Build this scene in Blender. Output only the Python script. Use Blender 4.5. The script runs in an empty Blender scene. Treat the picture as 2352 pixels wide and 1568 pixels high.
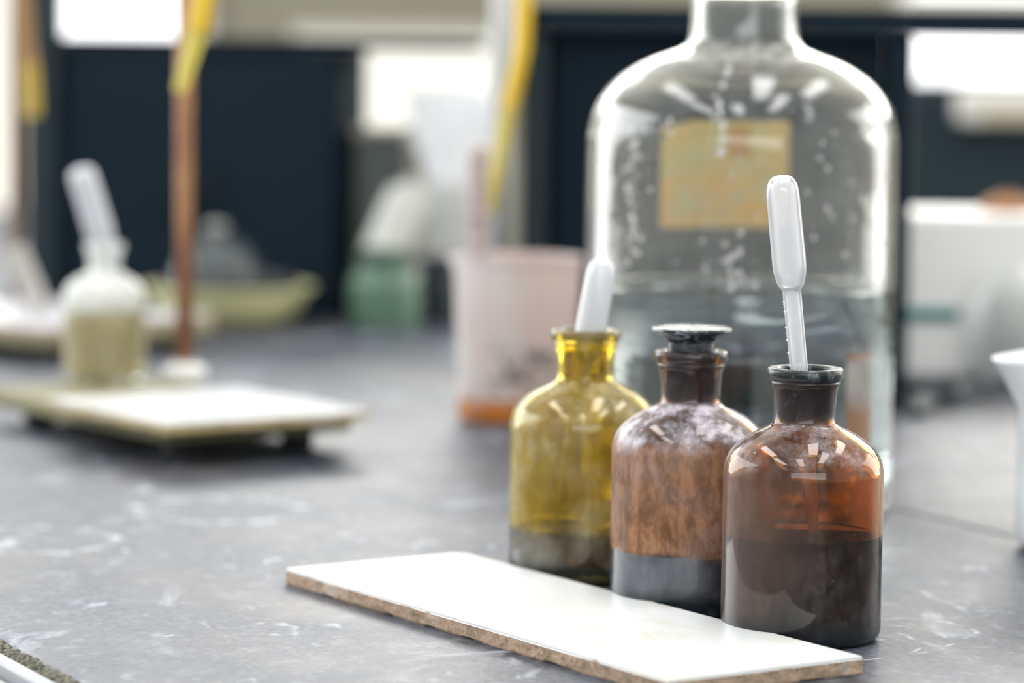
import bpy, bmesh, math, random
from mathutils import Vector, Matrix, noise
random.seed(4)
S = bpy.context.scene
COL = S.collection
PI = math.pi

# ------------------------------------------------------------------ camera
W, HH, F = 2352.0, 1568.0, 7350.0
PITCH, ROLL = math.radians(5.317), math.radians(0.65)
CAM_Z = 0.2756
cam_d = bpy.data.cameras.new('camera')
cam = bpy.data.objects.new('camera', cam_d); COL.objects.link(cam)
cam_d.sensor_width = 36.0; cam_d.lens = 36.0 * F / W
cam_d.clip_start = 0.02; cam_d.clip_end = 60
cam.matrix_world = Matrix.Translation((0, 0, CAM_Z)) @ Matrix.Rotation(PI/2 - PITCH, 4, 'X') @ Matrix.Rotation(ROLL, 4, 'Z')
cam_d.dof.use_dof = True; cam_d.dof.focus_distance = 1.475
cam_d.dof.aperture_fstop = cam_d.lens / 25.0
cam_d.dof.aperture_blades = 0
S.camera = cam
CR = cam.matrix_world.to_3x3()
CO = Vector((0, 0, CAM_Z))
def ray(px, py): return CR @ Vector(((px - W/2) / F, -(py - HH/2) / F, -1.0))
def G(px, py, z=0.0):                 # survey: point on the level z
    r = ray(px, py); t = (z - CAM_Z) / r.z; return CO + r * t
def D(px, py, y):                     # survey: point at distance y down the room
    r = ray(px, py); return CO + r * (y / r.y)

# ------------------------------------------------------------------ materials
def lin(c):
    return tuple(((v/255.)/12.92 if v/255. <= .04045 else ((v/255.+.055)/1.055)**2.4) for v in c) + (1,)
class NT:
    def __init__(s, name):
        s.m = bpy.data.materials.new(name); s.m.use_nodes = True
        s.t = s.m.node_tree; s.t.nodes.clear()
        s.out = s.n('ShaderNodeOutputMaterial')
    def n(s, ty, **kw):
        nd = s.t.nodes.new(ty)
        for k, v in kw.items():
            if k.startswith('_'): setattr(nd, k[1:], v)
            else:
                key = k.replace('__', ' ')
                s.set(nd.inputs[int(key[1:]) if key[0] == 'i' and key[1:].isdigit() else key], v)
        return nd
    def set(s, sock, v):
        if isinstance(v, bpy.types.NodeSocket): s.t.links.new(v, sock)
        else: sock.default_value = v
    def pos(s): return s.n('ShaderNodeTexCoord').outputs['Object']
    def wpos(s): return s.n('ShaderNodeNewGeometry').outputs['Position']
    def mapping(s, v, scale=(1,1,1), rot=(0,0,0), loc=(0,0,0)):
        return s.n('ShaderNodeMapping', Vector=v, Scale=scale, Rotation=rot, Location=loc).outputs[0]
    def noise(s, v, scale, detail=4, rough=.55, dist=0):
        return s.n('ShaderNodeTexNoise', Vector=v, Scale=scale, Detail=detail, Roughness=rough, Distortion=dist).outputs['Fac']
    def math(s, op, a, b=0.0, c=None, clamp=False):
        nd = s.n('ShaderNodeMath', _operation=op, _use_clamp=clamp); s.set(nd.inputs[0], a); s.set(nd.inputs[1], b)
        if c is not None: s.set(nd.inputs[2], c)
        return nd.outputs[0]
    def ramp(s, v, a, b, lo=0.0, hi=1.0):
        return s.n('ShaderNodeMapRange', _clamp=True, _interpolation_type='SMOOTHSTEP', Value=v, i1=a, i2=b, i3=lo, i4=hi).outputs[0]
    def mixc(s, f, a, b):
        nd = s.n('ShaderNodeMix', _data_type='RGBA'); s.set(nd.inputs[0], f); s.set(nd.inputs[6], a); s.set(nd.inputs[7], b); return nd.outputs[2]
    def xyz(s, v): return s.n('ShaderNodeSeparateXYZ', Vector=v).outputs
    def mixs(s, f, a, b):
        nd = s.n('ShaderNodeMixShader'); s.set(nd.inputs[0], f); s.set(nd.inputs[1], a); s.set(nd.inputs[2], b); return nd.outputs[0]
    def bsdf(s, **kw): return s.n('ShaderNodeBsdfPrincipled', **kw)
    def bump(s, h, strength=.3, dist=.001):
        return s.n('ShaderNodeBump', Height=h, Strength=strength, Distance=dist).outputs[0]
    def done(s, sh): s.set(s.out.inputs[0], sh); return s.m

def plain(name, c, rough=.5, metal=0.0, var=.12, scale=40, trans=0.0, ior=1.45, bump=0.0):
    k = NT(name); n = k.noise(k.pos(), scale); spec = .15 if 'paint' in name else .5
    c1 = lin(c); c2 = tuple(v*(1-var) for v in c1[:3]) + (1,); c3 = tuple(min(1, v*(1+var)) for v in c1[:3]) + (1,)
    col = k.mixc(n, c2, c3)
    b = k.bsdf(Base__Color=col, Roughness=rough, Metallic=metal, Transmission__Weight=trans, IOR=ior, Specular__IOR__Level=spec)
    if bump: k.set(b.inputs['Normal'], k.bump(n, bump))
    return k.done(b.outputs[0])
def emissive(name, c, strength):
    k = NT(name); e = k.n('ShaderNodeEmission', Color=lin(c), Strength=strength)
    return k.done(e.outputs[0])

def bench_mat():
    k = NT('slate worktop'); p = k.wpos()
    pm = k.mapping(p, rot=(0, 0, math.radians(-27)))
    pz = k.mapping(pm, scale=(1.0, .8, 1))
    n1 = k.noise(pz, 14, 6, .6); n2 = k.noise(pz, 70, 5, .65); n3 = k.noise(k.mapping(pm, scale=(1, .75, 1)), 260, 3, .6)
    base = k.mixc(k.ramp(n1, .3, .7), lin((32, 40, 56)), lin((82, 88, 102)))
    base = k.mixc(k.ramp(n2, .45, .68, 0, .7), base, lin((108, 111, 118)))
    base = k.mixc(k.ramp(n3, .38, .60, .65, 0), base, lin((34, 38, 46)))
    # brown tint patches
    base = k.mixc(k.ramp(k.noise(p, 6, 3), .5, .7, 0, .28), base, lin((108, 98, 88)))
    # chalky wiped smears
    sm = k.noise(k.mapping(p, scale=(1, .55, 1), rot=(0, 0, .5)), 17, 7, .62, 1.6)
    sm2 = k.noise(p, 5.5, 2)
    smear = k.math('MULTIPLY', k.ramp(sm, .55, .68), k.ramp(sm2, .42, .60))
    spots = k.noise(k.mapping(p, scale=(1, .6, 1)), 52, 4, .5, .6)
    spot = k.math('MULTIPLY', k.ramp(spots, .62, .74), k.ramp(k.noise(p, 9, 2), .45, .6))
    # ring stains left by wet bottles
    rings = None
    for (cx, cy, r, w) in RINGS:
        d = k.n('ShaderNodeVectorMath', _operation='DISTANCE', i0=p, i1=(cx, cy, 0)).outputs[1]
        d = k.math('ADD', d, k.math('MULTIPLY', k.math('SUBTRACT', k.noise(p, 45, 4), .5), .012))
        a = k.math('ABSOLUTE', k.math('SUBTRACT', d, r))
        g = k.ramp(a, 0, w, 1, 0)
        rings = g if rings is None else k.math('MAXIMUM', rings, g)
    rings = k.math('MULTIPLY', rings, k.ramp(k.noise(p, 60, 5, .6), .44, .60))
    tot = k.math('MAXIMUM', k.math('MAXIMUM', k.math('MULTIPLY', smear, .55), k.math('MULTIPLY', spot, .75)), k.math('MULTIPLY', rings, .8))
    col = k.mixc(tot, base, lin((194, 200, 212)))
    rough = k.math('ADD', k.ramp(n1, .3, .7, .38, .50), k.math('MULTIPLY', tot, .2))
    b = k.bsdf(Base__Color=col, Roughness=rough)
    k.set(b.inputs['Specular IOR Level'], .46)
    h = k.math('ADD', k.math('MULTIPLY', n2, .6), k.math('MULTIPLY', n3, .3))
    k.set(b.inputs['Normal'], k.bump(h, .55, .0014))
    return k.done(b.outputs[0])

def tile_top_mat(name='glazed white tile', c=(235, 238, 239), stain=(226, 218, 190)):
    k = NT(name); p = k.pos()
    n = k.noise(k.mapping(p, scale=(1, .5, 1)), 26, 5, .6, 1.0)
    col = k.mixc(k.ramp(n, .48, .72, 0, .6), lin(c), lin(stain))
    n2 = k.noise(p, 45, 4, .6)
    col = k.mixc(k.ramp(n2, .70, .78, 0, .35), col, lin((150, 165, 185)))
    b = k.bsdf(Base__Color=col, Roughness=.22)
    return k.done(b.outputs[0])
def tile_body_mat(name='fired clay', c1=(192, 164, 142), c2=(150, 132, 112)):
    k = NT(name); p = k.pos()
    n = k.noise(p, 90, 6, .65); n2 = k.noise(p, 400, 4, .7); n3 = k.noise(p, 30, 3)
    col = k.mixc(k.ramp(n, .38, .66), lin(c1), lin(c2))
    col = k.mixc(k.ramp(n2, .55, .7, 0, .7), col, lin((72, 64, 52)))
    col = k.mixc(k.ramp(n3, .55, .72, 0, .6), col, lin((205, 196, 188)))
    b = k.bsdf(Base__Color=col, Roughness=.85)
    k.set(b.inputs['Normal'], k.bump(k.math('ADD', n, n2), .8, .0015))
    return k.done(b.outputs[0])

def glass_mat(name, tint, film, film_lo, film_hi, zlo=-1, zhi=9, dust=(200, 196, 205), dust_lo=.0, dust_hi=.3,
              streak=False, shoulder=.5, translucency=.45, ior=1.5, side=None, lip=None, neck=None, base=None):
    """old bottle glass: tinted glass, an inner film (dried residue, between heights zlo and zhi) and pale dust outside"""
    k = NT(name); p = k.pos(); x, y, z = k.xyz(p)
    g = k.bsdf(Base__Color=lin(tint), Roughness=.02, IOR=ior, Transmission__Weight=1.0)
    nf = k.noise(k.mapping(p, scale=(1, 1, .40) if streak else (1, 1, .7)), 170 if streak else 55, 8, .72 if streak else .62, .5)
    nb = k.noise(p, 30, 4)
    wob = k.math('ADD', z, k.math('MULTIPLY', k.math('SUBTRACT', nb, .5), .010))
    zone = k.math('MULTIPLY', k.ramp(wob, zlo-.002, zlo+.002), k.ramp(wob, zhi+.004, zhi-.004))
    ff = k.math('MULTIPLY', k.ramp(nf, .36, .68, film_lo, film_hi), zone)
    fcol = k.mixc(k.ramp(nf, .35, .72), tuple(v*.58 for v in lin(film)[:3]) + (1,), lin(film))
    fd = k.n('ShaderNodeBsdfDiffuse', Color=fcol); ft = k.n('ShaderNodeBsdfTranslucent', Color=fcol)
    f = k.mixs(translucency, fd.outputs[0], ft.outputs[0])
    sh = k.mixs(ff, g.outputs[0], f)
    nd = k.noise(k.mapping(p, scale=(1, 1, .6)), 190, 8, .7, .2); nd2 = k.noise(p, 26, 4, .55, .3)
    dz = k.math('MULTIPLY', k.ramp(nd2, .36, .70), k.ramp(z, .103, .099, .35, 1))
    shz = k.math('MULTIPLY', k.ramp(z, .074, .090), k.ramp(z, .1035, .0995))
    dz = k.math('ADD', dz, k.math('MULTIPLY', k.math('MULTIPLY', shz, shoulder), k.ramp(k.noise(p, 48, 5, .6, .3), .38, .62)))
    sidef = None
    if side is not None:      # white tile's reflection and dusty haze painted on one flank
        d = k.n('ShaderNodeVectorMath', _operation='DISTANCE', i0=p, i1=side[0]).outputs[1]
        d = k.math('ADD', d, k.math('MULTIPLY', k.math('SUBTRACT', nb, .5), .03))
        sidef = k.math('MULTIPLY', k.ramp(d, side[1], side[1]*.5, 0, side[2]), k.ramp(k.noise(k.mapping(p, scale=(1, 1, .35)), 75, 6, .6, .3), .25, .70, .55, 1.1))
        sidef = k.math('MULTIPLY', sidef, (k.ramp(z, side[4]+.0008, side[4]-.0008) if len(side) > 4 else k.ramp(wob, side[0][2]+.060, side[0][2]+.02)), clamp=True)
    df = k.math('MULTIPLY', k.ramp(nd, .30, .70, dust_lo, dust_hi), dz, clamp=True)
    dcol = lin(dust)
    dsh = k.bsdf(Base__Color=dcol, Roughness=.45)
    sh = k.mixs(df, sh, dsh.outputs[0])
    if sidef is not None: sh = k.mixs(sidef, sh, k.bsdf(Base__Color=k.mixc(nd, lin(side[3]), tuple(v*.7 for v in lin(side[3])[:3]) + (1,)), Roughness=.4).outputs[0])
    # grime specks
    sp = k.noise(p, 210, 2, .5); sp2 = k.noise(p, 40, 2)
    sf = k.math('MULTIPLY', k.ramp(sp, .735, .76), k.ramp(sp2, .5, .6, 0, .7))
    sh = k.mixs(sf, sh, k.n('ShaderNodeBsdfDiffuse', Color=lin((205, 205, 198))).outputs[0])
    if neck is not None:      # darker tone over the neck
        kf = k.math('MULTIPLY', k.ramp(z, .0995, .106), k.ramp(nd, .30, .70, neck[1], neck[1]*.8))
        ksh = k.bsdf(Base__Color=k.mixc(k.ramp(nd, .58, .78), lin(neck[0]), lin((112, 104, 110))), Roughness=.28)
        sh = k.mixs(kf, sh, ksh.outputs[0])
    if base is not None:      # dark glass foot and its dark reflections, painted into the colour
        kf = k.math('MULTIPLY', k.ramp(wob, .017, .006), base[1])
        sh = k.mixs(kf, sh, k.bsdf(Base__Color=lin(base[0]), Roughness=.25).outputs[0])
    if lip is not None:       # worn dark ground mouth
        lf = k.math('MULTIPLY', k.ramp(z, lip[1], lip[1]+.0015), lip[2])
        lsh = k.bsdf(Base__Color=k.mixc(k.ramp(nd, .52, .75), lin(lip[0]), lin((120, 132, 134))), Roughness=.3)
        sh = k.mixs(lf, sh, lsh.outputs[0])
    return k.done(sh)

def liquid_mat(name, c, ior=1.33, rough=0.0, cloud=0.0, cloudc=None):
    k = NT(name)
    b = k.bsdf(Base__Color=lin(c), Roughness=rough, IOR=ior, Transmission__Weight=1.0)
    if not cloud: return k.done(b.outputs[0])
    d = k.n('ShaderNodeBsdfDiffuse', Color=lin(cloudc))
    return k.done(k.mixs(cloud, b.outputs[0], d.outputs[0]))

def plastic_mat(name, c, clear=.3, rough=.25):
    k = NT(name)
    d = k.n('ShaderNodeBsdfDiffuse', Color=lin(c)); t = k.n('ShaderNodeBsdfTranslucent', Color=lin(c))
    tr = k.n('ShaderNodeBsdfTransparent', Color=(1, 1, 1, 1))
    b = k.mixs(.5, d.outputs[0], t.outputs[0])
    lw = k.n('ShaderNodeLayerWeight', Blend=.35).outputs['Facing']
    cl = k.math('MULTIPLY', k.math('SUBTRACT', 1.0, lw), clear)
    b = k.mixs(cl, b, tr.outputs[0])
    fr = k.n('ShaderNodeFresnel', IOR=1.45).outputs[0]
    b = k.mixs(fr, b, k.n('ShaderNodeBsdfGlossy', Color=(1, 1, 1, 1), Roughness=rough).outputs[0])
    return k.done(b)

# ------------------------------------------------------------------ mesh helpers
def link(name, bm, mats, parent=None, smooth=False, loc=None):
    me = bpy.data.meshes.new(name); bm.normal_update(); bm.to_mesh(me); bm.free()
    o = bpy.data.objects.new(name, me); COL.objects.link(o)
    for m in (mats if isinstance(mats, (list, tuple)) else [mats]): me.materials.append(m)
    if smooth: me.polygons.foreach_set('use_smooth', [True]*len(me.polygons))
    if parent is not None: o.parent = parent
    if loc is not None: o.location = loc
    return o
def thing(name, loc, label, cat, group=None, rz=0.0):
    o = bpy.data.objects.new(name, None); COL.objects.link(o); o.location = loc; o.rotation_euler = (0, 0, rz)
    o.empty_display_size = .02
    return tag(o, label, cat, group)
def tag(o, label, cat, group=None):
    o['label'] = label; o['category'] = cat
    if group: o['group'] = group
    return o
def structure(o): o['kind'] = 'structure'; return o

def spline(pts, n=5):
    """Catmull-Rom through (r, z) points; a repeated point is a sharp corner"""
    segs = []; cur = [pts[0]]
    for p in pts[1:]:
        if p == cur[-1]: segs.append(cur); cur = [p]
        else: cur.append(p)
    segs.append(cur); out = []
    for s in segs:
        for i in range(len(s)-1):
            a = s[max(i-1, 0)]; b = s[i]; c = s[i+1]; d = s[min(i+2, len(s)-1)]
            for j in range(n):
                t = j/n
                out.append(tuple(.5*((2*b[q]) + (c[q]-a[q])*t + (2*a[q]-5*b[q]+4*c[q]-d[q])*t*t + (3*b[q]-a[q]-3*c[q]+d[q])*t**3) for q in (0, 1)))
        out.append(s[-1])
    res = []
    for p in out:
        if not res or abs(p[0]-res[-1][0]) + abs(p[1]-res[-1][1]) > 1e-7: res.append((max(p[0], 0), p[1]))
    return res
def lathe(prof, seg=72, M=None, bm=None):
    bm = bm or bmesh.new(); rows = []
    for r, z in prof:
        if r < 1e-6: rows.append([bm.verts.new((0, 0, z))])
        else: rows.append([bm.verts.new((r*math.cos(2*PI*i/seg), r*math.sin(2*PI*i/seg), z)) for i in range(seg)])
    nv = []
    for a, b in zip(rows, rows[1:]):
        for i in range(seg):
            j = (i+1) % seg
            if len(a) == 1 and len(b) == 1: continue
            if len(a) == 1: bm.faces.new((a[0], b[j], b[i]))
            elif len(b) == 1: bm.faces.new((a[i], a[j], b[0]))
            else: bm.faces.new((a[i], a[j], b[j], b[i]))
    if M is not None:
        for row in rows:
            for v in row: v.co = M @ v.co
    return bm
def box(bm, lo, hi, M=None, bevel=0.0, seg=2):
    lo = Vector(lo); hi = Vector(hi)
    r = bmesh.ops.create_cube(bm, size=1.0)
    vs = r['verts']
    for v in vs: v.co = Vector((lo[i] + (v.co[i]+.5)*(hi[i]-lo[i]) for i in range(3)))
    if bevel:
        es = list({e for v in vs for e in v.link_edges})
        rb = bmesh.ops.bevel(bm, geom=es, offset=bevel, segments=seg, affect='EDGES', profile=.5)
        vs = list({v for f in rb['faces'] for v in f.verts} | {v for v in vs if v.is_valid})
        isl = set(vs)
        st = list(isl)
        while st:
            v = st.pop()
            for e in v.link_edges:
                w = e.other_vert(v)
                if w not in isl: isl.add(w); st.append(w)
        vs = list(isl)
    if M is not None:
        for v in vs: v.co = M @ v.co
    return bm
def tube(bm, pts, rad, seg=16, cap=True):
    pts = [Vector(p) for p in pts]; n = len(pts); rads = rad if isinstance(rad, (list, tuple)) else [rad]*n
    rows = []; prev = None
    for i, p in enumerate(pts):
        t = (pts[min(i+1, n-1)] - pts[max(i-1, 0)]).normalized()
        if prev is None:
            a = Vector((1, 0, 0)) if abs(t.x) < .9 else Vector((0, 1, 0)); u = t.cross(a).normalized()
        else: u = (prev - t*prev.dot(t)).normalized()
        prev = u; w = t.cross(u)
        rows.append([bm.verts.new(p + rads[i]*(u*math.cos(2*PI*k/seg) + w*math.sin(2*PI*k/seg))) for k in range(seg)])
    for a, b in zip(rows, rows[1:]):
        for k in range(seg): bm.faces.new((a[k], a[(k+1) % seg], b[(k+1) % seg], b[k]))
    if cap:
        bm.faces.new(rows[0][::-1]); bm.faces.new(rows[-1])
    return bm
def catmull3(pts, n=8):
    pts = [Vector(p) for p in pts]; out = []
    for i in range(len(pts)-1):
        a = pts[max(i-1, 0)]; b = pts[i]; c = pts[i+1]; d = pts[min(i+2, len(pts)-1)]
        for j in range(n):
            t = j/n; out.append(.5*((2*b) + (c-a)*t + (2*a-5*b+4*c-d)*t*t + (3*b-a-3*c+d)*t**3))
    out.append(pts[-1]); return out
def text_mesh(s, size, depth):
    cu = bpy.data.curves.new('lettering', 'FONT'); cu.body = s; cu.size = size; cu.extrude = depth; cu.align_x = 'CENTER'
    o = bpy.data.objects.new('lettering', cu); COL.objects.link(o)
    dg = bpy.context.evaluated_depsgraph_get(); me = bpy.data.meshes.new_from_object(o.evaluated_get(dg))
    bm = bmesh.new(); bm.from_mesh(me); bpy.data.objects.remove(o); bpy.data.meshes.remove(me); bpy.data.curves.remove(cu)
    bmesh.ops.subdivide_edges(bm, edges=[e for e in bm.edges if e.calc_length() > size*.25], cuts=2)
    return bm
def yaw_between(p, q): return math.atan2(q.y-p.y, q.x-p.x)

# ------------------------------------------------------------------ the island bench
E0, E1 = G(0, 1475), G(175, 1568)
eu = (E0 - E1); eu.z = 0; eu.normalize()               # along the bench, away from the camera
ev = Vector((eu.y, -eu.x, 0))                           # across it, to the right
BM = Matrix(((ev.x, eu.x, 0, E0.x), (ev.y, eu.y, 0, E0.y), (0, 0, 1, 0), (0, 0, 0, 1)))   # (v, u, z) -> world
BMI = BM.inverted()
seam_v = (BMI @ G(2150, 1190)).x
b3 = G(1838, 1462); b2 = G(1578, 1392); b1 = G(1338, 1322)
RINGS = [(b3.x+.030, b3.y-.004, .040, .0022), (b3.x+.012, b3.y-.012, .043, .0018), (b3.x+.055, b3.y+.02, .030, .003),
         (b1.x-.30, b1.y+.10, .045, .006), (b1.x-.21, b1.y+.22, .05, .008)]
M_slate = bench_mat()
M_dark_wood = plain('dark stained wood', (44, 42, 42), .6, scale=30)
M_alu = plain('worn aluminium', (158, 162, 170), .45, .0, .12, 120)
M_ledge = plain('off white laminate', (168, 168, 167), .5, 0, .08, 60)
bench = thing('laboratory_bench', BM @ Vector((.6, 1.2, -.90)), 'long laboratory island bench with a dark grey stained slate worktop', 'bench')
bi = Matrix.Translation(bench.location).inverted()
def slab(v0, v1, u0, u1):
    bm = bmesh.new(); box(bm, (v0, u0, -.032), (v1, u1, 0), None, .0015, 2)
    for v in bm.verts: v.co = bi @ (BM @ v.co)
    return bm
link('worktop', slab(.0012, seam_v-.0012, -1.15, 3.6), M_slate, bench)
link('worktop', slab(seam_v+.0012, seam_v+.62, -1.15, 3.6), M_slate, bench)
# crumbling filler along the near edge
bm = bmesh.new(); N = 420; rows = []
for i in range(N):
    u = -.35 + i*.0016
    row = []
    for j in range(7):
        v = .0036 - j*.0016
        a = noise.noise(Vector((u*170, v*300, 3))); b = noise.noise(Vector((u*420, v*600, 8)))
        zz = .0006 - .0011*j*.45 + .0016*a + .0012*b if 0 < j < 6 else (-.006 if j == 6 else -.0008)
        row.append(bm.verts.new(bi @ (BM @ Vector((v + .0016*noise.noise(Vector((u*120, 1, j))), u, zz)))))
    rows.append(row)
for a, b in zip(rows, rows[1:]):
    for j in range(6): bm.faces.new((a[j], b[j], b[j+1], a[j+1]))
k = NT('crumbling filler'); n = k.noise(k.pos(), 500, 4, .7)
fb = k.bsdf(Base__Color=k.mixc(k.ramp(n, .35, .7), lin((30, 36, 38)), lin((138, 134, 116))), Roughness=.9)
M_filler = k.done(fb.outputs[0])
link('edge_filler', bm, M_filler, bench)
bm = bmesh.new(); box(bm, (-.0135, -1.15, -.030), (-.0052, 3.6, -.0012), None, .0012)
for v in bm.verts: v.co = bi @ (BM @ v.co)
link('edge_strip', bm, M_alu, bench)
bm = bmesh.new(); box(bm, (-.075, -1.15, -.040), (-.0135, 3.6, -.0065), None, .004)
for v in bm.verts: v.co = bi @ (BM @ v.co)
link('ledge', bm, M_ledge, bench)
bm = bmesh.new(); box(bm, (.03, -1.10, -.90), (seam_v+.58, 3.55, -.033))
for v in bm.verts: v.co = bi @ (BM @ v.co)
link('cabinet', bm, M_dark_wood, bench)

# ------------------------------------------------------------------ big white tile in front
t0, t1, t2 = G(657, 1305, .008), G(1063, 1268, .008), G(1929, 1513, .008)
a = (t1-t0); b = (t2-t1)
ta = a.length; tb = b.length; ax = a.normalized(); bx = (b - ax*b.dot(ax)).normalized()
TM = Matrix(((ax.x, bx.x, 0, t0.x), (ax.y, bx.y, 0, t0.y), (0, 0, 1, 0), (0, 0, 0, 1)))
tile = thing('ceramic_tile', (TM @ Vector((ta/2, tb/2, 0))), 'long white glazed tile lying in front of the three brown bottles', 'tile', rz=math.atan2(ax.y, ax.x))
def rough_edge_plate(la, lb, z0, z1, inset, step, amp, seed, chips=()):
    """plate la x lb centred on its origin; ragged rim from z0 to z1"""
    bm = bmesh.new(); per = []
    na, nb = int(la/step), int(lb/step)
    for i in range(na): per.append((-la/2 + la*i/na, -lb/2, 0, -1))
    for i in range(nb): per.append((la/2, -lb/2 + lb*i/nb, 1, 0))
    for i in range(na): per.append((la/2 - la*i/na, lb/2, 0, 1))
    for i in range(nb): per.append((-la/2, lb/2 - lb*i/nb, -1, 0))
    rings = []
    for q, z in enumerate([z0, z0+(z1-z0)*.15, z0+(z1-z0)*.45, z0+(z1-z0)*.75, z1]):
        row = []
        for (x, y, nx, ny) in per:
            d = amp*(noise.noise(Vector((x*160, y*160, z*400+seed))) + .6*noise.noise(Vector((x*500, y*500, z*900+seed))))
            if q in (0, 4): d *= .6
            if q == 0: d -= inset + (amp*2.2 if noise.noise(Vector((x*60, y*60, seed+9))) > .25 else 0)
            for (cx, cy, cr) in chips:
                e = math.hypot(x-cx, y-cy)
                if e < cr: d -= (cr-e)*.7
            row.append(bm.verts.new((x + nx*d, y + ny*d, z)))
        rings.append(row)
    n = len(per)
    for r0, r1 in zip(rings, rings[1:]):
        for i in range(n): bm.faces.new((r0[i], r0[(i+1) % n], r1[(i+1) % n], r1[i]))
    bm.faces.new(rings[0][::-1])
    return bm, rings[-1]
M_tile = tile_top_mat(); M_clay = tile_body_mat()
bm, top = rough_edge_plate(ta, tb, 0, .0066, .0004, .0013, .0004, 1.0)
bm.faces.new(top)
link('clay_body', bm, M_clay, tile)
bm, top = rough_edge_plate(ta-.0002, tb-.0002, .0066, .008, -.0001, .0013, .00012, 5.0, chips=((ta/2, tb/2, .006), (ta/2, -tb/2+.17, .002), (ta/2, -tb/2+.155, .0015), (-ta/2, -tb/2+.055, .0022)))
f = bm.faces.new(top)
es = [e for e in f.edges]
bmesh.ops.bevel(bm, geom=es, offset=.0006, segments=2, affect='EDGES')
link('glaze', bm, M_tile, tile)
for o in tile.children: o.location = (0, 0, 0)
tile.location.z = 0

# ------------------------------------------------------------------ reagent bottles
OUT = [(.0, .0012), (.028, .0008), (.0330, .0), (.0330, .0), (.0352, .0008), (.0368, .003), (.0375, .008), (.0375, .03), (.0375, .055), (.0375, .074), (.0372, .0805), (.0352, .0862),
       (.0310, .0912), (.0250, .0955), (.0190, .0986), (.0158, .1004), (.0146, .1026), (.0143, .107), (.0148, .114), (.0156, .1183), (.0163, .1192), (.0165, .1202), (.0163, .1211), (.0173, .1224), (.0179, .1245), (.0176, .1263), (.0168, .1270)]
INN = [(.0135, .1270), (.0124, .1262), (.0121, .124), (.0118, .114), (.0115, .106), (.0118, .1025), (.0132, .0998), (.0170, .0966), (.0232, .0932), (.0292, .0889), (.0330, .0842), (.0348, .0795),
       (.0351, .074), (.0351, .055), (.0351, .03), (.0351, .010), (.034, .0065), (.030, .0052), (.0, .0058)]
def bottle_glass(sr=1.0, sz=1.0):
    return lathe([(r*sr, z*sz) for r, z in spline(OUT) + spline(INN)[1:]], 96)
def inner_r(z):
    pts = [(b, a) for a, b in INN]
    for (z1, r1), (z0, r0) in zip(pts, pts[1:]):
        if z0 <= z <= z1 and z1 > z0: return r0 + (r1-r0)*(z-z0)/(z1-z0)
    return .0351
def liquid_fill(level, sr=1.0, sz=1.0, gap=-.00012):
    pr = [(.0, .0057), (.030, .0051), (.034, .0064), (.0351, .0100)]
    pr = [(max(r-gap, 0) if r else 0, z) for r, z in pr]
    z = .014
    while z < level-.001: pr.append((inner_r(z)-gap, z)); z += .006
    r = inner_r(level)-gap
    pr += [(r, level), (r-.0006, level-.0002), (r-.002, level-.0006), (0, level-.0006)]
    return lathe([(r*sr, z*sz) for r, z in pr], 72)

BS = (1.0, 1.0)
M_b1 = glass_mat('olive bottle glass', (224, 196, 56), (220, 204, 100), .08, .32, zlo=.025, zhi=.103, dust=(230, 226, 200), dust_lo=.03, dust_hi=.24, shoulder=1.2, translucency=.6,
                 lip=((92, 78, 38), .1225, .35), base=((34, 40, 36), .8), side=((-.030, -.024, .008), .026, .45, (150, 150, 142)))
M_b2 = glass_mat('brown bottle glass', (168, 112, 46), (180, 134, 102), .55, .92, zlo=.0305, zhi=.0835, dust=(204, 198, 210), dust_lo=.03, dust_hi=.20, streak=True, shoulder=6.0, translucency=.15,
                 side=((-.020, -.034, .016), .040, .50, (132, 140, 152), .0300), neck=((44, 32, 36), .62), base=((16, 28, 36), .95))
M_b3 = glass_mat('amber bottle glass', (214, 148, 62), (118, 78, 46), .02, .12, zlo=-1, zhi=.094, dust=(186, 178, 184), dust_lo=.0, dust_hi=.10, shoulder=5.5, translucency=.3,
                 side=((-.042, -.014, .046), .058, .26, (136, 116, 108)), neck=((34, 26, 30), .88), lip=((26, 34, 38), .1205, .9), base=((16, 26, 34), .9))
def reagent_bottle(pt, sr, sz, label, mat, lmat, level):
    t = thing('reagent_bottle', (pt.x, pt.y, 0), label, 'bottle', 'brown reagent bottles behind the long tile')
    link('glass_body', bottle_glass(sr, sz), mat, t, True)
    link('liquid', liquid_fill(level, sr, sz), lmat, t, True)
    return t
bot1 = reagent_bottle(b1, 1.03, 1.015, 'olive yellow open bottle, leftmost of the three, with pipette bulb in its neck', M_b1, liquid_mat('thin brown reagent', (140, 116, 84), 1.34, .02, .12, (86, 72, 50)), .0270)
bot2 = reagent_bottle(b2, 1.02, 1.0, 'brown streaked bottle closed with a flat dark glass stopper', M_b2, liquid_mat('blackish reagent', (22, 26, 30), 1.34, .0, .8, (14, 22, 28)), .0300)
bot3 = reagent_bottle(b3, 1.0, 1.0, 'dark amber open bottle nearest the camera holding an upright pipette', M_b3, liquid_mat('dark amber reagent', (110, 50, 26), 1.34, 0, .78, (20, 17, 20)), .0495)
# embossed volume on the stoppered bottle
bm = text_mesh('250 ml', .0056, .00035)
aa = math.radians(-72)
for v in bm.verts:
    th = aa + v.co.x/.0383; r = .0375*1.02 + .00025 + v.co.z
    v.co = Vector((r*math.cos(th), r*math.sin(th), .0295 + v.co.y))
em = link('volume_mark', bm, plain('film coated lettering', (132, 98, 74), .6), bot2); em['label'] = 'raised 250 ml lettering'
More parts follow.
